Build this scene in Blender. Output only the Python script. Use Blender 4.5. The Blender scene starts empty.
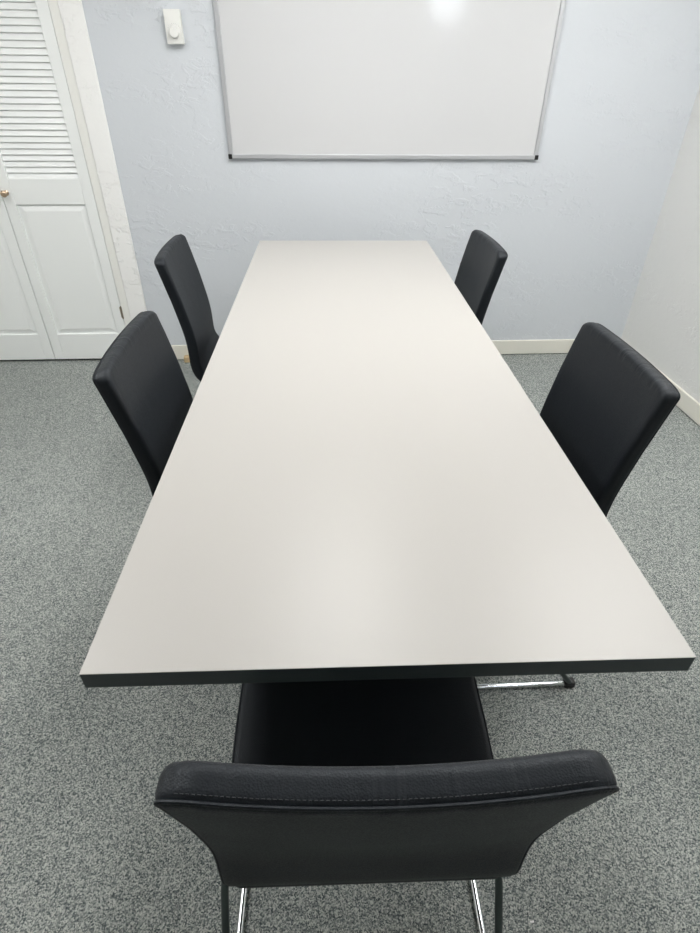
import bpy, bmesh, math, random
from mathutils import Vector, Matrix
random.seed(4)
C = bpy.context.scene.collection
PI = math.pi

# ------------------------------------------------------------------ materials
def new_mat(name):
    m = bpy.data.materials.new(name); m.use_nodes = True
    nt = m.node_tree; b = nt.nodes['Principled BSDF']
    return m, nt, b

def simple(name, col, rough=.5, metal=0, spec=.5):
    m, nt, b = new_mat(name)
    b.inputs['Base Color'].default_value = (*col, 1)
    b.inputs['Roughness'].default_value = rough
    b.inputs['Metallic'].default_value = metal
    b.inputs['Specular IOR Level'].default_value = spec
    return m

def node(nt, kind, **kw):
    n = nt.nodes.new(kind)
    for k, v in kw.items():
        if hasattr(n, k): setattr(n, k, v)
    return n

def noise(nt, scale, detail=2, rough=.5, dist=0, vec=None):
    n = nt.nodes.new('ShaderNodeTexNoise')
    n.inputs['Scale'].default_value = scale; n.inputs['Detail'].default_value = detail
    n.inputs['Roughness'].default_value = rough; n.inputs['Distortion'].default_value = dist
    if vec: nt.links.new(vec, n.inputs['Vector'])
    return n

def ramp(nt, src, stops, interp='LINEAR'):
    r = nt.nodes.new('ShaderNodeValToRGB'); r.color_ramp.interpolation = interp
    e = r.color_ramp.elements
    while len(e) < len(stops): e.new(.5)
    for el, (p, c) in zip(e, stops):
        el.position = p; el.color = (*c, 1) if len(c) == 3 else c
    nt.links.new(src, r.inputs['Fac'])
    return r

def mathn(nt, op, a, b=None):
    n = nt.nodes.new('ShaderNodeMath'); n.operation = op
    for i, x in enumerate((a, b)):
        if x is None: continue
        if isinstance(x, (int, float)): n.inputs[i].default_value = x
        else: nt.links.new(x, n.inputs[i])
    return n.outputs[0]

def bump(nt, b, h, strength, dist):
    n = nt.nodes.new('ShaderNodeBump')
    n.inputs['Strength'].default_value = strength; n.inputs['Distance'].default_value = dist
    nt.links.new(h, n.inputs['Height']); nt.links.new(n.outputs[0], b.inputs['Normal'])
    return n

def plaster(name, col, depth=.0055, strength=.62):
    """hand-trowelled stucco: soft swells plus thin crescent ridges"""
    m, nt, b = new_mat(name)
    b.inputs['Base Color'].default_value = (*col, 1)
    b.inputs['Roughness'].default_value = .62
    b.inputs['Specular IOR Level'].default_value = .3
    tc = node(nt, 'ShaderNodeTexCoord')
    mp = nt.nodes.new('ShaderNodeMapping'); mp.inputs['Scale'].default_value = (1, 1, 1.9)
    nt.links.new(tc.outputs['Object'], mp.inputs['Vector'])
    v = mp.outputs[0]
    n1 = noise(nt, 12, 4, .62, .35, v)
    r1 = ramp(nt, n1.outputs['Fac'], [(.50, (0, 0, 0)), (.56, (1, 1, 1)), (.66, (.6, .6, .6)), (.8, (.1, .1, .1))])
    mask = noise(nt, 2.4, 2, .5, 0, v)
    rm = ramp(nt, mask.outputs['Fac'], [(.42, (0, 0, 0)), (.62, (1, 1, 1))])
    ridge = mathn(nt, 'MULTIPLY', mathn(nt, 'MULTIPLY', r1.outputs[0], rm.outputs[0]), .6)
    n2 = noise(nt, 34, 3, .6, .5, v)
    f2 = mathn(nt, 'MULTIPLY', n2.outputs['Fac'], .28)
    n3 = noise(nt, 3, 2, .5, 0, v)
    f3 = mathn(nt, 'MULTIPLY', n3.outputs['Fac'], 1.0)
    h = mathn(nt, 'ADD', mathn(nt, 'ADD', ridge, f2), f3)
    bump(nt, b, h, strength, depth)
    return m

def carpet_mat():
    m, nt, b = new_mat('speckled_grey_carpet')
    b.inputs['Roughness'].default_value = .95
    b.inputs['Specular IOR Level'].default_value = .12
    tc = node(nt, 'ShaderNodeTexCoord'); v = tc.outputs['Object']
    vo = nt.nodes.new('ShaderNodeTexVoronoi'); vo.inputs['Scale'].default_value = 420
    nt.links.new(v, vo.inputs['Vector'])
    sep = nt.nodes.new('ShaderNodeSeparateColor'); nt.links.new(vo.outputs['Color'], sep.inputs[0])
    nf = noise(nt, 270, 3, .7, .6, v)
    mixv = mathn(nt, 'ADD', mathn(nt, 'MULTIPLY', sep.outputs[0], .52), mathn(nt, 'MULTIPLY', nf.outputs['Fac'], .5))
    big = noise(nt, 1.6, 2, .5, 0, v)
    mixv = mathn(nt, 'ADD', mixv, mathn(nt, 'MULTIPLY', mathn(nt, 'SUBTRACT', big.outputs['Fac'], .5), .12))
    r = ramp(nt, mixv, [(.24, (.055, .070, .076)), (.38, (.17, .193, .19)), (.52, (.31, .33, .313)), (.76, (.60, .62, .58))])
    nt.links.new(r.outputs[0], b.inputs['Base Color'])
    h = mathn(nt, 'ADD', mathn(nt, 'MULTIPLY', mixv, 1.0), mathn(nt, 'MULTIPLY', vo.outputs['Distance'], -.5))
    bump(nt, b, h, .6, .004)
    return m

def leather_mat():
    m, nt, b = new_mat('black_leather')
    tc = node(nt, 'ShaderNodeTexCoord'); v = tc.outputs['Object']
    b.inputs['Base Color'].default_value = (.0082, .0102, .0138, 1)
    b.inputs['Roughness'].default_value = .46
    b.inputs['Specular IOR Level'].default_value = .38
    b.inputs['Specular Tint'].default_value = (.9, .96, 1, 1)
    vo = nt.nodes.new('ShaderNodeTexVoronoi'); vo.inputs['Scale'].default_value = 520
    nt.links.new(v, vo.inputs['Vector'])
    mp = nt.nodes.new('ShaderNodeMapping'); mp.inputs['Scale'].default_value = (26, 3, 5)
    nt.links.new(v, mp.inputs['Vector'])
    w = noise(nt, 1.0, 2, .5, .8, mp.outputs[0])
    wr = ramp(nt, w.outputs['Fac'], [(.40, (0, 0, 0)), (.62, (1, 1, 1))])
    sx = nt.nodes.new('ShaderNodeSeparateXYZ'); nt.links.new(v, sx.inputs[0])
    top = ramp(nt, sx.outputs[2], [(.86, (0, 0, 0)), (.872, (1, 1, 1))])
    wr = ramp(nt, mathn(nt, 'MULTIPLY', wr.outputs[0], top.outputs[0]), [(0, (0, 0, 0)), (1, (1, 1, 1))])
    s = noise(nt, 8, 2, .5, .3, v)
    h = mathn(nt, 'ADD', mathn(nt, 'MULTIPLY', vo.outputs['Distance'], .12),
              mathn(nt, 'ADD', mathn(nt, 'MULTIPLY', wr.outputs[0], .7), mathn(nt, 'MULTIPLY', s.outputs['Fac'], .8)))
    bump(nt, b, h, .5, .004)
    rr = ramp(nt, vo.outputs['Distance'], [(0, (.40, .40, .40)), (.7, (.56, .56, .56))])
    nt.links.new(rr.outputs[0], b.inputs['Roughness'])
    return m

def painted_wood(name, col, rough=.42):
    m, nt, b = new_mat(name)
    b.inputs['Base Color'].default_value = (*col, 1)
    b.inputs['Roughness'].default_value = rough
    tc = node(nt, 'ShaderNodeTexCoord')
    mp = nt.nodes.new('ShaderNodeMapping'); mp.inputs['Scale'].default_value = (60, 60, 3)
    nt.links.new(tc.outputs['Object'], mp.inputs['Vector'])
    n = noise(nt, 1, 3, .6, .3, mp.outputs[0])
    bump(nt, b, n.outputs['Fac'], .12, .002)
    return m

def laminate_mat():
    m, nt, b = new_mat('pale_laminate')
    tc = node(nt, 'ShaderNodeTexCoord'); v = tc.outputs['Object']
    n = noise(nt, 900, 2, .5, 0, v)
    r = ramp(nt, n.outputs['Fac'], [(.3, (.458, .443, .418)), (.7, (.484, .469, .444))])
    nt.links.new(r.outputs[0], b.inputs['Base Color'])
    b.inputs['Roughness'].default_value = .36
    b.inputs['Specular IOR Level'].default_value = .42
    bump(nt, b, n.outputs['Fac'], .06, .0006)
    return m

M = {}
M['wall'] = plaster('pale_blue_plaster', (.655, .685, .72))
M['wall_rear'] = plaster('darkened_plaster', (.22, .22, .22))  # unseen wall, darkened to cut bounce light on the closest chair's back
M['wall_side'] = plaster('pale_grey_plaster', (.80, .80, .785))
M['white_plaster'] = plaster('white_stucco', (.93, .93, .915), .006, .7)
M['ceiling'] = plaster('ceiling_paint', (.82, .82, .80), .003, .4)
M['carpet'] = carpet_mat()
M['leather'] = leather_mat()
M['thread'] = simple('seam_leather', (.018, .020, .025), .5)
M['door'] = painted_wood('white_door_paint', (.90, .92, .91))
M['casing'] = painted_wood('cream_casing_paint', (.89, .89, .85))
M['base'] = painted_wood('cream_baseboard_paint', (.84, .82, .74))
M['laminate'] = laminate_mat()
M['edge'] = simple('charcoal_edge_band', (.062, .078, .080), .5)
M['chrome'] = simple('chrome', (.80, .82, .83), .09, 1)
M['dark_chrome'] = simple('dark_reflection_chrome', (.075, .095, .092), .38, .6)  # dark surroundings mirrored in the chrome strut, put into its base colour
M['black_plastic'] = simple('black_plastic', (.012, .012, .013), .4)
M['alu'] = simple('satin_aluminium', (.56, .57, .59), .36, .4)
M['board'] = simple('whiteboard_enamel', (.655, .66, .67), .09, 0, .5)
M['plastic'] = simple('white_plastic', (.83, .83, .80), .38)
M['print'] = simple('grey_print', (.35, .35, .35), .6)
M['brass'] = simple('aged_brass', (.62, .47, .34), .35, 1)
M['bronze'] = simple('dull_bronze_hinge', (.32, .27, .20), .4, .9)
M['pine'] = simple('raw_pine', (.62, .47, .27), .7)
M['black_metal'] = simple('black_powder_coated_steel', (.02, .02, .022), .5)
M['paper'] = simple('white_paper', (.9, .9, .9), .8)
M['dark'] = simple('closet_lining', (.30, .29, .27), .8)
M['lamp_case'] = simple('white_lamp_housing', (.85, .85, .85), .4)
def emit(name, col, s):
    m, nt, b = new_mat(name)
    b.inputs['Base Color'].default_value = (.8, .8, .8, 1)
    b.inputs['Emission Color'].default_value = (*col, 1)
    b.inputs['Emission Strength'].default_value = s
    return m
M['diffuser'] = emit('lit_ceiling_diffuser', (1, .99, .975), 12.5)
def glass_mat():
    m, nt, b = new_mat('window_glass')
    b.inputs['Base Color'].default_value = (1, 1, 1, 1)
    b.inputs['Transmission Weight'].default_value = 1
    b.inputs['Roughness'].default_value = 0
    b.inputs['IOR'].default_value = 1.02
    return m
M['glass'] = glass_mat()

# ------------------------------------------------------------------ mesh helpers
def add_box(bm, x0, x1, y0, y1, z0, z1):
    vs = [bm.verts.new((x, y, z)) for x in (x0, x1) for y in (y0, y1) for z in (z0, z1)]
    for f in ((0, 1, 3, 2), (4, 6, 7, 5), (0, 4, 5, 1), (2, 3, 7, 6), (0, 2, 6, 4), (1, 5, 7, 3)):
        bm.faces.new([vs[i] for i in f])

def rounded_box(bm, hx, hy, hz, r, nx=6, ny=4, nz=6, k=4, fn=None):
    """box with radius r on all edges, sampled finely enough to be bent by fn"""
    def samples(h, n):
        a = [-h + r * (1 - math.cos(i / k * PI / 2)) for i in range(k)]
        mid = [-(h - r) + 2 * (h - r) * i / n for i in range(n + 1)]
        return a + mid + [-q for q in reversed(a)]
    S = [samples(hx, nx), samples(hy, ny), samples(hz, nz)]
    H = (hx, hy, hz); cache = {}
    def vert(p):
        key = tuple(round(q, 7) for q in p)
        if key in cache: return cache[key]
        inner = [max(-(H[i] - r), min(H[i] - r, p[i])) for i in range(3)]
        d = Vector([p[i] - inner[i] for i in range(3)])
        if d.length > 1e-9: d = d.normalized() * r
        q = Vector(inner) + d
        if fn: q = Vector(fn(q.x, q.y, q.z))
        cache[key] = bm.verts.new(q); return cache[key]
    for ax in range(3):
        a, b = (ax + 1) % 3, (ax + 2) % 3
        for sgn in (-1, 1):
            for i in range(len(S[a]) - 1):
                for j in range(len(S[b]) - 1):
                    q = []
                    for (ii, jj) in ((i, j), (i + 1, j), (i + 1, j + 1), (i, j + 1)):
                        p = [0, 0, 0]; p[ax] = sgn * H[ax]; p[a] = S[a][ii]; p[b] = S[b][jj]
                        v = vert(p)
                        if v not in q: q.append(v)
                    if len(q) < 3: continue
                    if sgn < 0: q.reverse()
                    try: bm.faces.new(q)
                    except ValueError: pass

def add_tube(bm, pts, r, n=12, closed=False, cap=True):
    pts = [Vector(p) for p in pts]; N = len(pts); rings = []
    t0 = (pts[1] - pts[0]).normalized()
    ref = Vector((0, 0, 1)) if abs(t0.z) < .9 else Vector((1, 0, 0))
    u = t0.cross(ref).normalized()
    for i, p in enumerate(pts):
        if closed: t = (pts[(i + 1) % N] - pts[i - 1]).normalized()
        elif i == 0: t = t0
        elif i == N - 1: t = (pts[-1] - pts[-2]).normalized()
        else: t = ((pts[i + 1] - p).normalized() + (p - pts[i - 1]).normalized()).normalized()
        u = (u - t * u.dot(t)).normalized(); w = t.cross(u)
        rings.append([bm.verts.new(p + (u * math.cos(a) + w * math.sin(a)) * r) for a in [2 * PI * k / n for k in range(n)]])
    for i in range(N if closed else N - 1):
        A, B = rings[i], rings[(i + 1) % N]
        for k in range(n): bm.faces.new((A[k], A[(k + 1) % n], B[(k + 1) % n], B[k]))
    if cap and not closed:
        bm.faces.new(rings[0][::-1]); bm.faces.new(rings[-1])

def add_lathe(bm, prof, mat=Matrix(), n=24):
    rings = []
    for r, z in prof:
        rings.append([bm.verts.new(mat @ Vector((r * math.cos(2 * PI * k / n), r * math.sin(2 * PI * k / n), z))) for k in range(n)])
    for A, B in zip(rings, rings[1:]):
        for k in range(n): bm.faces.new((A[k], A[(k + 1) % n], B[(k + 1) % n], B[k]))
    bm.faces.new(rings[0][::-1]); bm.faces.new(rings[-1])

def fillet(pts, r, n=6):
    """round the corners of a polyline"""
    pts = [Vector(p) for p in pts]; out = [pts[0]]
    for a, b, c in zip(pts, pts[1:], pts[2:]):
        d1 = (a - b); d2 = (c - b); q = min(r, d1.length * .48, d2.length * .48)
        p, s = b + d1.normalized() * q, b + d2.normalized() * q
        for i in range(n + 1):
            t = i / n; out.append(p * (1 - t) ** 2 + b * 2 * t * (1 - t) + s * t * t)
    out.append(pts[-1]); return out

def obj(name, bm, mat, parent=None, smooth=True, angle=40, bevel=0):
    bmesh.ops.recalc_face_normals(bm, faces=bm.faces)
    me = bpy.data.meshes.new(name); bm.to_mesh(me); bm.free()
    me.materials.append(mat)
    if smooth:
        me.shade_smooth()
        me.set_sharp_from_angle(angle=math.radians(angle))
    o = bpy.data.objects.new(name, me); C.objects.link(o)
    if parent: o.parent = parent
    if bevel:
        md = o.modifiers.new('bevel', 'BEVEL'); md.width = bevel; md.segments = 3
        md.limit_method = 'ANGLE'; md.harden_normals = False
    return o

def tag(o, label=None, cat=None, group=None, kind=None):
    if label: o['label'] = label
    if cat: o['category'] = cat
    if group: o['group'] = group
    if kind: o['kind'] = kind
    return o

def struct(name, bm, mat, bevel=0, label=None):
    o = obj(name, bm, mat, bevel=bevel); o['kind'] = 'structure'
    if label: o['label'] = label
    return o

def thing(name, label, cat, loc=(0, 0, 0), rz=0, group=None):
    o = bpy.data.objects.new(name, None); C.objects.link(o); o.empty_display_size = .1
    o.location = loc; o.rotation_euler = (0, 0, rz)
    return tag(o, label, cat, group)

def boxes(*bs):
    bm = bmesh.new()
    for b in bs: add_box(bm, *b)
    return bm

# ------------------------------------------------------------------ the room
D = 3.069           # back wall
XR = 1.858          # right wall
XL = -2.60          # left wall
YF = -1.30          # wall behind the camera
ZC = 2.44
T = .12
OX0, OX1, OZ = -1.992, -1.098, 2.035      # closet opening

struct('floor', boxes((XL - T, XR + T, YF - T, D + .75, -.08, 0)), M['carpet'])
struct('ceiling', boxes((XL - T, XR + T, YF - T, D + .75, ZC, ZC + .08)), M['ceiling'])
struct('wall_back', boxes((XL - T, OX0, D, D + T, 0, ZC), (OX1, XR + T, D, D + T, 0, ZC), (OX0, OX1, D, D + T, OZ, ZC)), M['wall'])
struct('wall_right', boxes((XR, XR + T, YF - T, D, 0, ZC)), M['wall_side'])
struct('wall_left', boxes((XL - T, XL, YF - T, D, 0, ZC)), M['wall_side'])
struct('wall_closet', boxes((OX0 - .06, OX0 - .01, D + T, D + .70, 0, ZC), (OX1 + .01, OX1 + .06, D + T, D + .70, 0, ZC), (OX0 - .06, OX1 + .06, D + .70, D + .75, 0, ZC)), M['dark'])
# wall behind the camera with a high window
WX0, WX1, WZ0, WZ1 = 1.26, 1.68, 1.885, 2.34
struct('wall_front', boxes((XL, WX0, YF - T, YF, 0, ZC), (WX1, XR, YF - T, YF, 0, ZC),
                           (WX0, WX1, YF - T, YF, 0, WZ0), (WX0, WX1, YF - T, YF, WZ1, ZC)), M['wall_rear'])
w = struct('window_1', boxes((WX0, WX1, YF - .09, YF - .05, WZ0, WZ0 + .03), (WX0, WX1, YF - .09, YF - .05, WZ1 - .03, WZ1),
                             (WX0, WX0 + .03, YF - .09, YF - .05, WZ0 + .03, WZ1 - .03), (WX1 - .03, WX1, YF - .09, YF - .05, WZ0 + .03, WZ1 - .03)), M['casing'], .002)
obj('pane', boxes((WX0 + .03, WX1 - .03, YF - .073, YF - .069, WZ0 + .03, WZ1 - .03)), M['glass'], w)

# baseboards
BH = .092
struct('baseboard_back', boxes((-.957, XR - .013, D - .013, D - .0004, .004, BH)), M['base'], .004)
struct('baseboard_right', boxes((XR - .013, XR - .0004, YF, D - .0004, .004, BH)), M['base'], .004)
struct('baseboard_left', boxes((XL + .0004, XL + .013, YF, D, .004, BH)), M['base'], .004)
struct('baseboard_front', boxes((XL + .013, XR - .013, YF + .0004, YF + .013, .004, BH)), M['base'], .004)

# closet casing and the white stucco surround
c0 = OX1; c1 = -1.056; s1 = -.957
struct('trim_1', boxes((c0, c1, D - .004, D + .10, 0, OZ + .042), (OX0 - .042, OX0, D - .004, D + .10, 0, OZ + .042),
                       (OX0, c0, D - .004, D + .10, OZ, OZ + .042)), M['casing'], .003)
def surround():
    bm = bmesh.new()
    add_box(bm, c1, s1, D - .012, D - .0003, 0, OZ + .14)
    add_box(bm, OX0 - .042 - .10, OX0 - .042, D - .012, D - .0003, 0, OZ + .14)
    add_box(bm, OX0 - .042, c1, D - .012, D - .0003, OZ + .042, OZ + .14)
    return bm
struct('trim_2', surround(), M['white_plaster'], .005)

# ------------------------------------------------------------------ louvred closet doors
def raised_panel(x0, x1, z0, z1, yb, yf):
    """centre field with sloping margins"""
    bm = bmesh.new(); loops = []
    for ins, y in ((0, yb), (.006, yb), (.034, yf), (.040, yf)):
        loops.append([bm.verts.new(p) for p in ((x0 + ins, y, z0 + ins), (x1 - ins, y, z0 + ins), (x1 - ins, y, z1 - ins), (x0 + ins, y, z1 - ins))])
    for A, B in zip(loops, loops[1:]):
        for k in range(4): bm.faces.new((A[k], A[(k + 1) % 4], B[(k + 1) % 4], B[k]))
    bm.faces.new(loops[-1])
    back = [bm.verts.new(p) for p in ((x0, yb + .012, z0), (x1, yb + .012, z0), (x1, yb + .012, z1), (x0, yb + .012, z1))]
    for k in range(4): bm.faces.new((back[k], back[(k + 1) % 4], loops[0][(k + 1) % 4], loops[0][k]))
    bm.faces.new(back[::-1])
    return bm

def make_door(name, x0, x1, knob_side, label):
    yf, yb = D - .002, D + .032
    zb, zt, st = .014, OZ - .006, .052
    x0 += .0016; x1 -= .0016
    rails = ((zb, .166), (.845, .960), (1.905, zt))
    bs = [(x0, x0 + st, yf, yb, zb, zt), (x1 - st, x1, yf, yb, zb, zt)]
    for a, b in rails: bs.append((x0 + st, x1 - st, yf + .0004, yb, a, b))
    d = struct(name, boxes(*bs), M['door'], .0022, label)
    obj('panel', raised_panel(x0 + st - .002, x1 - st + .002, .164, .847, yf + .013, yf + .004), M['door'], d, smooth=False)
    bm = bmesh.new()
    pitch = .0256; n = int((1.905 - .962) / pitch) + 1; a = math.radians(68); L = .0138
    for i in range(n):
        zc = .972 + i * pitch
        if zc > 1.9: break
        yc = yf + .0165
        t = .0032
        dy, dz = math.cos(a) * L, math.sin(a) * L      # front edge low, back edge high
        ny, nz = -math.sin(a) * t, math.cos(a) * t
        prof = [(yc - dy * 1.0 + ny, zc - dz + nz), (yc - dy * 1.0 - ny, zc - dz - nz), (yc + dy * 1.0 - ny, zc + dz - nz), (yc + dy * 1.0 + ny, zc + dz + nz)]
        A = [bm.verts.new((x0 + st - .003, y, z)) for y, z in prof]; B = [bm.verts.new((x1 - st + .003, y, z)) for y, z in prof]
        for k in range(4): bm.faces.new((A[k], A[(k + 1) % 4], B[(k + 1) % 4], B[k]))
        bm.faces.new(A[::-1]); bm.faces.new(B)
    obj('louver', bm, M['door'], d, bevel=.0012)
    kx = x0 + .024 if knob_side < 0 else x1 - .024
    bm = bmesh.new()
    add_lathe(bm, [(.009, 0), (.0095, .002), (.0045, .005), (.0042, .012), (.008, .016), (.0115, .021), (.0118, .025), (.009, .029), (.004, .0305)],
              Matrix.Translation((kx, yf + .0005, .898)) @ Matrix.Rotation(PI / 2, 4, 'X') @ Matrix.Scale(1.3, 4))
    tag(obj('knob', bm, M['brass'], d), 'small round brass knob')
    hx = x1 + .0016 if knob_side < 0 else x0 - .0016
    for hz in (.29, 1.75):
        bm = bmesh.new()
        add_tube(bm, [(hx, yf - .004, hz - .032), (hx, yf - .004, hz + .032)], .0042, 12)
        for q in (-.034, .034): add_tube(bm, [(hx, yf - .004, hz + q - .002), (hx, yf - .004, hz + q + .002)], .0032, 10)
        add_box(bm, hx - .009, hx - .001, yf - .0016, yf + .0008, hz - .030, hz + .030)
        obj('hinge', bm, M['bronze'], d)
    return d
XM = -1.545
make_door('door_1', XM, OX1, -1, 'white louvered closet door with brass knob, nearer the thermostat')
make_door('door_2', OX0, XM, 1, 'white louvered closet door cut off by the left edge of the photo')

# ------------------------------------------------------------------ whiteboard
WBX, WBZ, WBW, WBH = -.407, 1.050, 1.531, 1.02
wb = thing('whiteboard', 'large white dry-erase board with thin aluminium frame on the back wall', 'whiteboard', (WBX + WBW / 2, D, WBZ))
hw = WBW / 2
obj('writing_surface', boxes((-hw + .014, hw - .014, -.012, -.003, .014, WBH - .014)), M['board'], wb, smooth=False)
def frame_strip(x0, x1, z0, z1):
    bm = bmesh.new(); add_box(bm, x0, x1, -.019, -.0006, z0, z1); return bm
for a in ((-hw + .012, hw - .012, 0, .020), (-hw + .012, hw - .012, WBH - .020, WBH), (-hw, -hw + .021, .018, WBH - .018), (hw - .021, hw, .018, WBH - .018)):
    obj('frame', frame_strip(*a), M['alu'], wb, bevel=.003)
for sx in (-1, 1):
    for z0 in (0, WBH - .019):
        bm = bmesh.new(); xa = sx * (hw - .006)
        add_box(bm, xa - .0095, xa + .0095, -.021, -.0004, z0 - .001, z0 + .020)
        tag(obj('corner_cap', bm, M['black_plastic'], wb, bevel=.003), 'black plastic corner cap')

# ------------------------------------------------------------------ thermostat
th = thing('thermostat', 'small white wall thermostat with round dial between closet and whiteboard', 'thermostat', (-.585, D, 1.488))
bm = bmesh.new()
rounded_box(bm, .035, .015, .059, .0022, 2, 2, 2, 3, lambda x, y, z: (x, y - .0155, z + .060))
obj('housing', bm, M['plastic'], th)
bm = bmesh.new()
add_lathe(bm, [(.0235, 0), (.0235, .003), (.0215, .0042), (.0205, .014), (.0185, .016), (.006, .0166)], Matrix.Translation((.002, -.0303, .042)) @ Matrix.Rotation(PI / 2, 4, 'X'), 36)
obj('dial', bm, M['plastic'], th)
bm = bmesh.new()
for k in range(9):
    a = math.radians(30 + k * 15); cx, cz = .002 + math.cos(a) * .0285, .042 + math.sin(a) * .0285
    add_tube(bm, [(cx - math.cos(a) * .002, -.0306, cz - math.sin(a) * .002), (cx + math.cos(a) * .002, -.0306, cz + math.sin(a) * .002)], .0005, 6)
tag(obj('scale_mark', bm, M['print'], th), 'grey tick marks above the dial')

# ------------------------------------------------------------------ conference table
TX, TY, TR = .0865, .4192, -.0214
L, W, TH = 2.3226, .800, .740
tb = thing('conference_table', 'long pale laminate conference table with charcoal edge filling the middle of the room', 'table', (TX, TY, 0), TR)
bm = bmesh.new(); add_box(bm, -W / 2, W / 2, 0, L, TH - .0012, TH)
obj('tabletop', bm, M['laminate'], tb, smooth=False)
bm = bmesh.new(); add_box(bm, -W / 2, W / 2, 0, L, TH - .030, TH - .0013)
tag(obj('edge_band', bm, M['edge'], tb, bevel=.0008), 'charcoal table edge')
bm = bmesh.new(); add_box(bm, -.03, .03, .16, L - .16, TH - .072, TH - .0306)
obj('beam', bm, M['black_metal'], tb, bevel=.003)
for y, hl in ((.37, .20), (1.205, .26), (2.06, .28)):
    bm = bmesh.new()
    add_tube(bm, [(0, y, .036), (0, y, TH - .0725)], .026, 24)
    o = obj('leg', bm, M['black_metal'], tb)
    bm = bmesh.new()
    rounded_box(bm, hl, .022, .014, .010, 6, 2, 2, 3, lambda a, b, c, y=y: (a, b + y, c + .022 + .0015))
    for s in (-1, 1): add_lathe(bm, [(.014, 0), (.016, .003), (.016, .010)], Matrix.Translation((s * (hl - .03), y, 0)), 16)
    obj('foot', bm, M['black_metal'], o)

# ------------------------------------------------------------------ chairs
HT = .878; WB = .1935; TK = .036
rear = [(.876, .000), (.80, .017), (.70, .042), (.64, .057), (.59, .066), (.54, .069), (.50, .071), (.465, .083), (.435, .104), (.415, .130)]
def rear_at(z):
    for (z0, y0), (z1, y1) in zip(rear, rear[1:]):
        if z >= z1: 
            t = (z0 - z) / (z0 - z1); return y0 + (y1 - y0) * t
    return rear[-1][1]
# smoothed centre path by arc length, from the bottom up
def chaikin(p, n=3):
    for _ in range(n):
        q = [p[0]]
        for a, b in zip(p, p[1:]): q += [a * .75 + b * .25, a * .25 + b * .75]
        q.append(p[-1]); p = q
    return p
rp = chaikin([Vector((0, y, z)) for z, y in reversed(rear)])
def offset(path, d):
    out = []
    for i, p in enumerate(path):
        t = (path[min(i + 1, len(path) - 1)] - path[max(i - 1, 0)]).normalized()
        out.append(p + Vector((0, t.z, -t.y)) * d)
    return out
cp = offset(rp, TK / 2)
cum = [0]
for a, b in zip(cp, cp[1:]): cum.append(cum[-1] + (b - a).length)
SL = cum[-1]
def path_at(s):
    if s <= 0: i = 0
    else:
        i = 0
        while i < len(cum) - 2 and cum[i + 1] < s: i += 1
    f = (s - cum[i]) / (cum[i + 1] - cum[i])
    p = cp[i] + (cp[i + 1] - cp[i]) * f
    j0, j1 = max(i - 2, 0), min(i + 3, len(cp) - 1)
    t = (cp[j1] - cp[j0]).normalized()
    return p, Vector((0, t.z, -t.y))
def back_map(x, v, s):
    """x across, v through the thickness (+ = sitter side), s up the path from 0 at mid height"""
    u = (s + SL / 2) / SL
    p, n = path_at(s + SL / 2)
    bow = .013 * (x / WB) ** 2 * max(0, min(1, (u - .15) / .55))
    crown = .002 * (1 - (x / WB) ** 2) * max(0, min(1, (u - .5) / .5))
    front = max(0, min(1, v / TK + .5))
    droop = (.0065 + .0115 * front ** 1.5) * (max(0, abs(x / WB) - .82) / .18) ** 2 * (max(0, u - .86) / .14)
    wid = .995 + .023 * max(0, u - .3) / .7 + .035 * max(0, .45 - u) / .45
    q = p + n * (v + bow) 
    return (x * wid, q.y, q.z + crown - droop)

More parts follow.
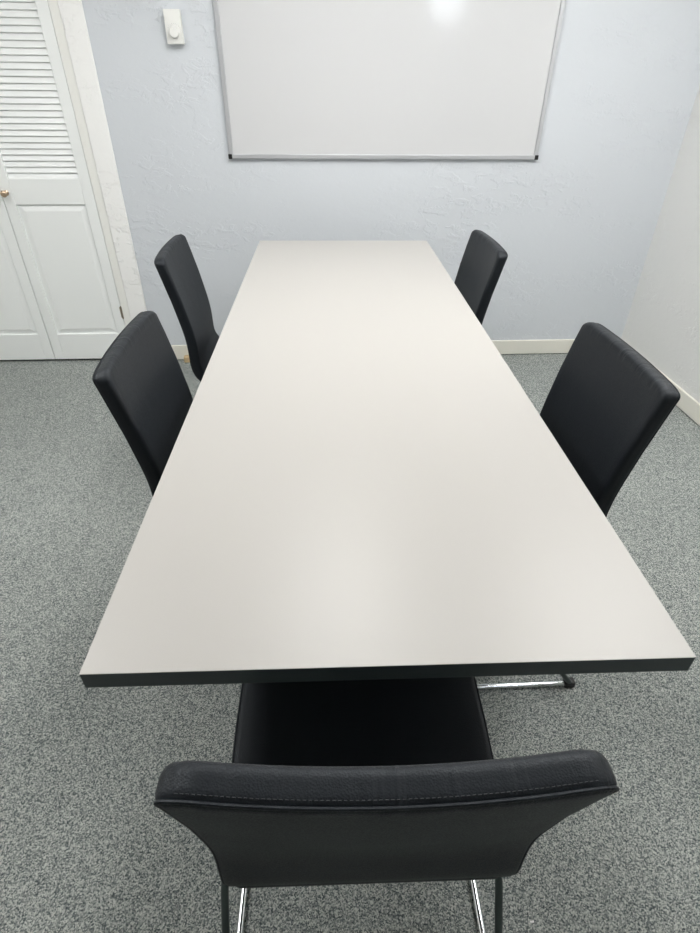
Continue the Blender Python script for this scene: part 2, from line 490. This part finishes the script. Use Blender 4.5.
def make_chair(label):
    t = thing('conference_chair', label, 'chair', group='black leather conference chairs')
    bm = bmesh.new()
    rounded_box(bm, WB, TK / 2, SL / 2, .0115, 26, 4, 40, 4, back_map)
    b = obj('backrest', bm, M['leather'], t, angle=70)
    # welt along the rear edge of the top band, turning down both sides
    bm = bmesh.new(); pts = []
    hs = SL / 2
    for i in range(30): pts.append((-WB + .0030, -TK / 2 + .0034, -hs + .05 + (2 * hs - .05 - .012) * i / 30))
    for i in range(5):
        a = PI / 2 * i / 4; pts.append((-WB + .0030 + .007 * (1 - math.cos(a)), -TK / 2 + .0030, hs - .0096 + .007 * math.sin(a)))
    k = len(pts)
    for i in range(1, 30): pts.append((-WB + .0096 + (2 * WB - .0192) * i / 30, -TK / 2 + .0030, hs - .0026))
    pts += [(-x, y, z) for x, y, z in reversed(pts[:k])]
    add_tube(bm, [back_map(*p) for p in pts], .0019, 8)
    tag(obj('seam', bm, M['leather'], b), 'raised welt seam along the top and sides')
    # stitching just in front of the welt
    bm = bmesh.new()
    n = 74
    for i in range(n):
        xa = -WB + .02 + (2 * WB - .04) * i / n; xb = xa + (2 * WB - .04) / n * .55
        add_tube(bm, [back_map(xa, -TK / 2 + .0085, hs - .0002), back_map(xb, -TK / 2 + .0085, hs - .0002)], .00055, 5)
    obj('stitching', bm, M['thread'], b)
    # seat cushion
    def seat_map(x, y, z):
        yy = y + .312
        u = (y + .215) / .43
        dome = .006 * (1 - (x / .21) ** 2) * (1 - (2 * u - 1) ** 2)
        droop = -.012 * max(0, (u - .75) / .25) ** 2
        return (x * (.91 + .10 * math.sin(min(1, max(0, u) * 2) * PI / 2)), yy, z + .428 + (dome if z > 0 else 0) + droop)
    bm = bmesh.new()
    rounded_box(bm, .2155, .215, .029, .014, 16, 16, 3, 4, seat_map)
    s = obj('seat', bm, M['leather'], t, angle=70)
    bm = bmesh.new(); e = .0035
    rim = []
    for (cx, cy) in ((1, 1), (-1, 1), (-1, -1), (1, -1)):
        for i in range(6):
            a = math.atan2(cy, cx) + (i / 5 - .5) * PI / 2
            rim.append((cx * (.2155 - .014) + math.cos(a) * (.014 - e) * 1.0, cy * (.215 - .014) + math.sin(a) * (.014 - e)))
    full = []
    for i, (a, b_) in enumerate(zip(rim, rim[1:] + rim[:1])):
        for j in range(6): full.append((a[0] + (b_[0] - a[0]) * j / 6, a[1] + (b_[1] - a[1]) * j / 6))
    add_tube(bm, [seat_map(x, y, .029 - .0042) for x, y in full], .0018, 8, closed=True)
    obj('seam', bm, M['leather'], s)
    # chrome side loops: floor runner, raked rear leg, front leg and seat rail
    R = .0070
    for sx in (-1, 1):
        x = sx * .2355; xi = sx * .190
        loop = [Vector(p) for p in ((x, .012, R), (x, .50, R), (x * .93, .455, .388), (xi, .37, .388), (xi, .33, .388))]
        bm = bmesh.new()
        main = fillet([(xi, .20, .388), (xi, .36, .388), (xi * 1.04, .455, .386), (x, .505, R + .0012), (x, .034, R + .0012)], .035, 8)
        add_tube(bm, main, R, 16)
        lg = obj('leg', bm, M['chrome'], t)
        bm = bmesh.new()
        add_tube(bm, fillet([(x * 1.015, .036, R + .006), (x * 1.035, .17, .205), (xi * .99, .345, .384), (xi * .95, .40, .386)], .03, 6), R, 16)
        tag(obj('brace', bm, M['dark_chrome'], lg), 'raked rear strut, dark reflections put into its colour')
        for gy, gl in ((.022, .030), (.45, .03)):
            bm = bmesh.new()
            rounded_box(bm, .0115, gl / 2, .0105, .005, 2, 2, 2, 3, lambda a, b_, c, gy=gy, gl=gl, x=x: (a + x, b_ + gy + gl / 2, c + .0107))
            tag(obj('glide', bm, M['black_plastic'], lg), 'black plastic glide')
    bm = bmesh.new()
    for y in (.22, .36): add_tube(bm, [(-.19, y, .388), (.19, y, .388)], R * .9, 12)
    obj('cross_rail', bm, M['chrome'], t)
    return t

def dup(root, loc, rz, label):
    r = root.copy(); C.objects.link(r); r.location = loc; r.rotation_euler = (0, 0, rz); r['label'] = label
    for ch in list(root.children):
        c = ch.copy(); C.objects.link(c); c.parent = r
        for g in list(ch.children):
            d = g.copy(); C.objects.link(d); d.parent = c
    return r
deg = math.radians
ch = make_chair('black leather chair closest to the camera, its backrest seen from behind at the table end')
ch.location = (.049, .192, 0); ch.rotation_euler = (0, 0, deg(-1.5))
dup(ch, (-.460, 1.195, 0), deg(-90.5), 'black leather chair on the closet side of the table, the nearer of the two there')
dup(ch, (-.541, 2.046, 0), deg(-89.3), 'black leather chair on the closet side of the table, farther back, below the thermostat')
dup(ch, (.703, 1.075, 0), deg(89.7), 'black leather chair nearest the right wall baseboard, the larger looking one right of the table')
dup(ch, (.677, 2.105, 0), deg(90), 'black leather chair right of the table at its far end, smallest in view')

# ------------------------------------------------------------------ small things
bm = bmesh.new(); add_box(bm, -.018, .030, -.016, .016, 0, .034)
tag(obj('wood_block', bm, M['pine'], bevel=.002), 'small raw wooden block on the carpet against the baseboard', 'wood block').location = (-.772, D - .033, .0)
bm = bmesh.new(); rounded_box(bm, .004, .0018, .0010, .0008, 2, 2, 1, 2, lambda x, y, z: (x, y + x * x * 40, z + .0015 + x * .1))
sc_ = tag(obj('paper_scrap', bm, M['paper']), 'tiny white scrap of paper on the carpet behind the closest chair', 'scrap')
sc_.location = (.392, .334, 0)

# ------------------------------------------------------------------ ceiling lamps
def ceiling_light(x, y, hx, hy, label):
    t = thing('ceiling_light', label, 'ceiling light', (x, y, ZC))
    bm = bmesh.new()
    for b in ((-hx, hx, -hy, -hy + .02), (-hx, hx, hy - .02, hy), (-hx, -hx + .02, -hy + .02, hy - .02), (hx - .02, hx, -hy + .02, hy - .02)):
        add_box(bm, *b, -.06, -.0008)
    obj('housing', bm, M['lamp_case'], t, bevel=.002)
    obj('diffuser', boxes((-hx + .02, hx - .02, -hy + .02, hy - .02, -.052, -.045)), M['diffuser'], t, smooth=False)
for x, y, lab in ((.10, 1.80, 'white rectangular ceiling lamp above the middle of the table'),
                  (-1.45, 1.20, 'added ceiling lamp that brightens the closet side of the room'),  # added fill lamp for the closet doors and back wall
                  (1.30, 1.50, 'added ceiling lamp that brightens the right wall side')):  # added fill lamp, lifts the walls on the right
    ceiling_light(x, y, .22 if x == .10 else .30, .60, lab)

# ------------------------------------------------------------------ daylight outside the window
wd = bpy.data.worlds.new('World'); bpy.context.scene.world = wd; wd.use_nodes = True
bg = wd.node_tree.nodes['Background']; bg.inputs[0].default_value = (.86, .93, 1, 1); bg.inputs[1].default_value = 6

# ------------------------------------------------------------------ camera
f, pitch, yaw, roll, hc = CAM = (542.0, .6147, .0646, .0102, 1.3533)
cpp, spp, cy, sy = math.cos(pitch), math.sin(pitch), math.cos(yaw), math.sin(yaw)
fwd = Vector((sy * cpp, cy * cpp, -spp)); right = Vector((cy, -sy, 0)); up = right.cross(fwd)
r2 = right * math.cos(roll) + up * math.sin(roll); u2 = -right * math.sin(roll) + up * math.cos(roll)
cam = bpy.data.cameras.new('camera'); co = bpy.data.objects.new('camera', cam); C.objects.link(co)
cam.sensor_fit = 'VERTICAL'; cam.sensor_height = 24; cam.lens = f / 933 * 24; cam.clip_start = .02
m = Matrix((r2, u2, -fwd)).transposed().to_4x4(); m.translation = (0, 0, hc)
co.matrix_world = m
S = bpy.context.scene; S.camera = co
S.view_settings.view_transform = 'Standard'; S.view_settings.look = 'None'
S.view_settings.gamma = 1; S.view_settings.use_curve_mapping = False
S.view_settings.exposure = 0.21
S.cycles.max_bounces = 10; S.cycles.diffuse_bounces = 6
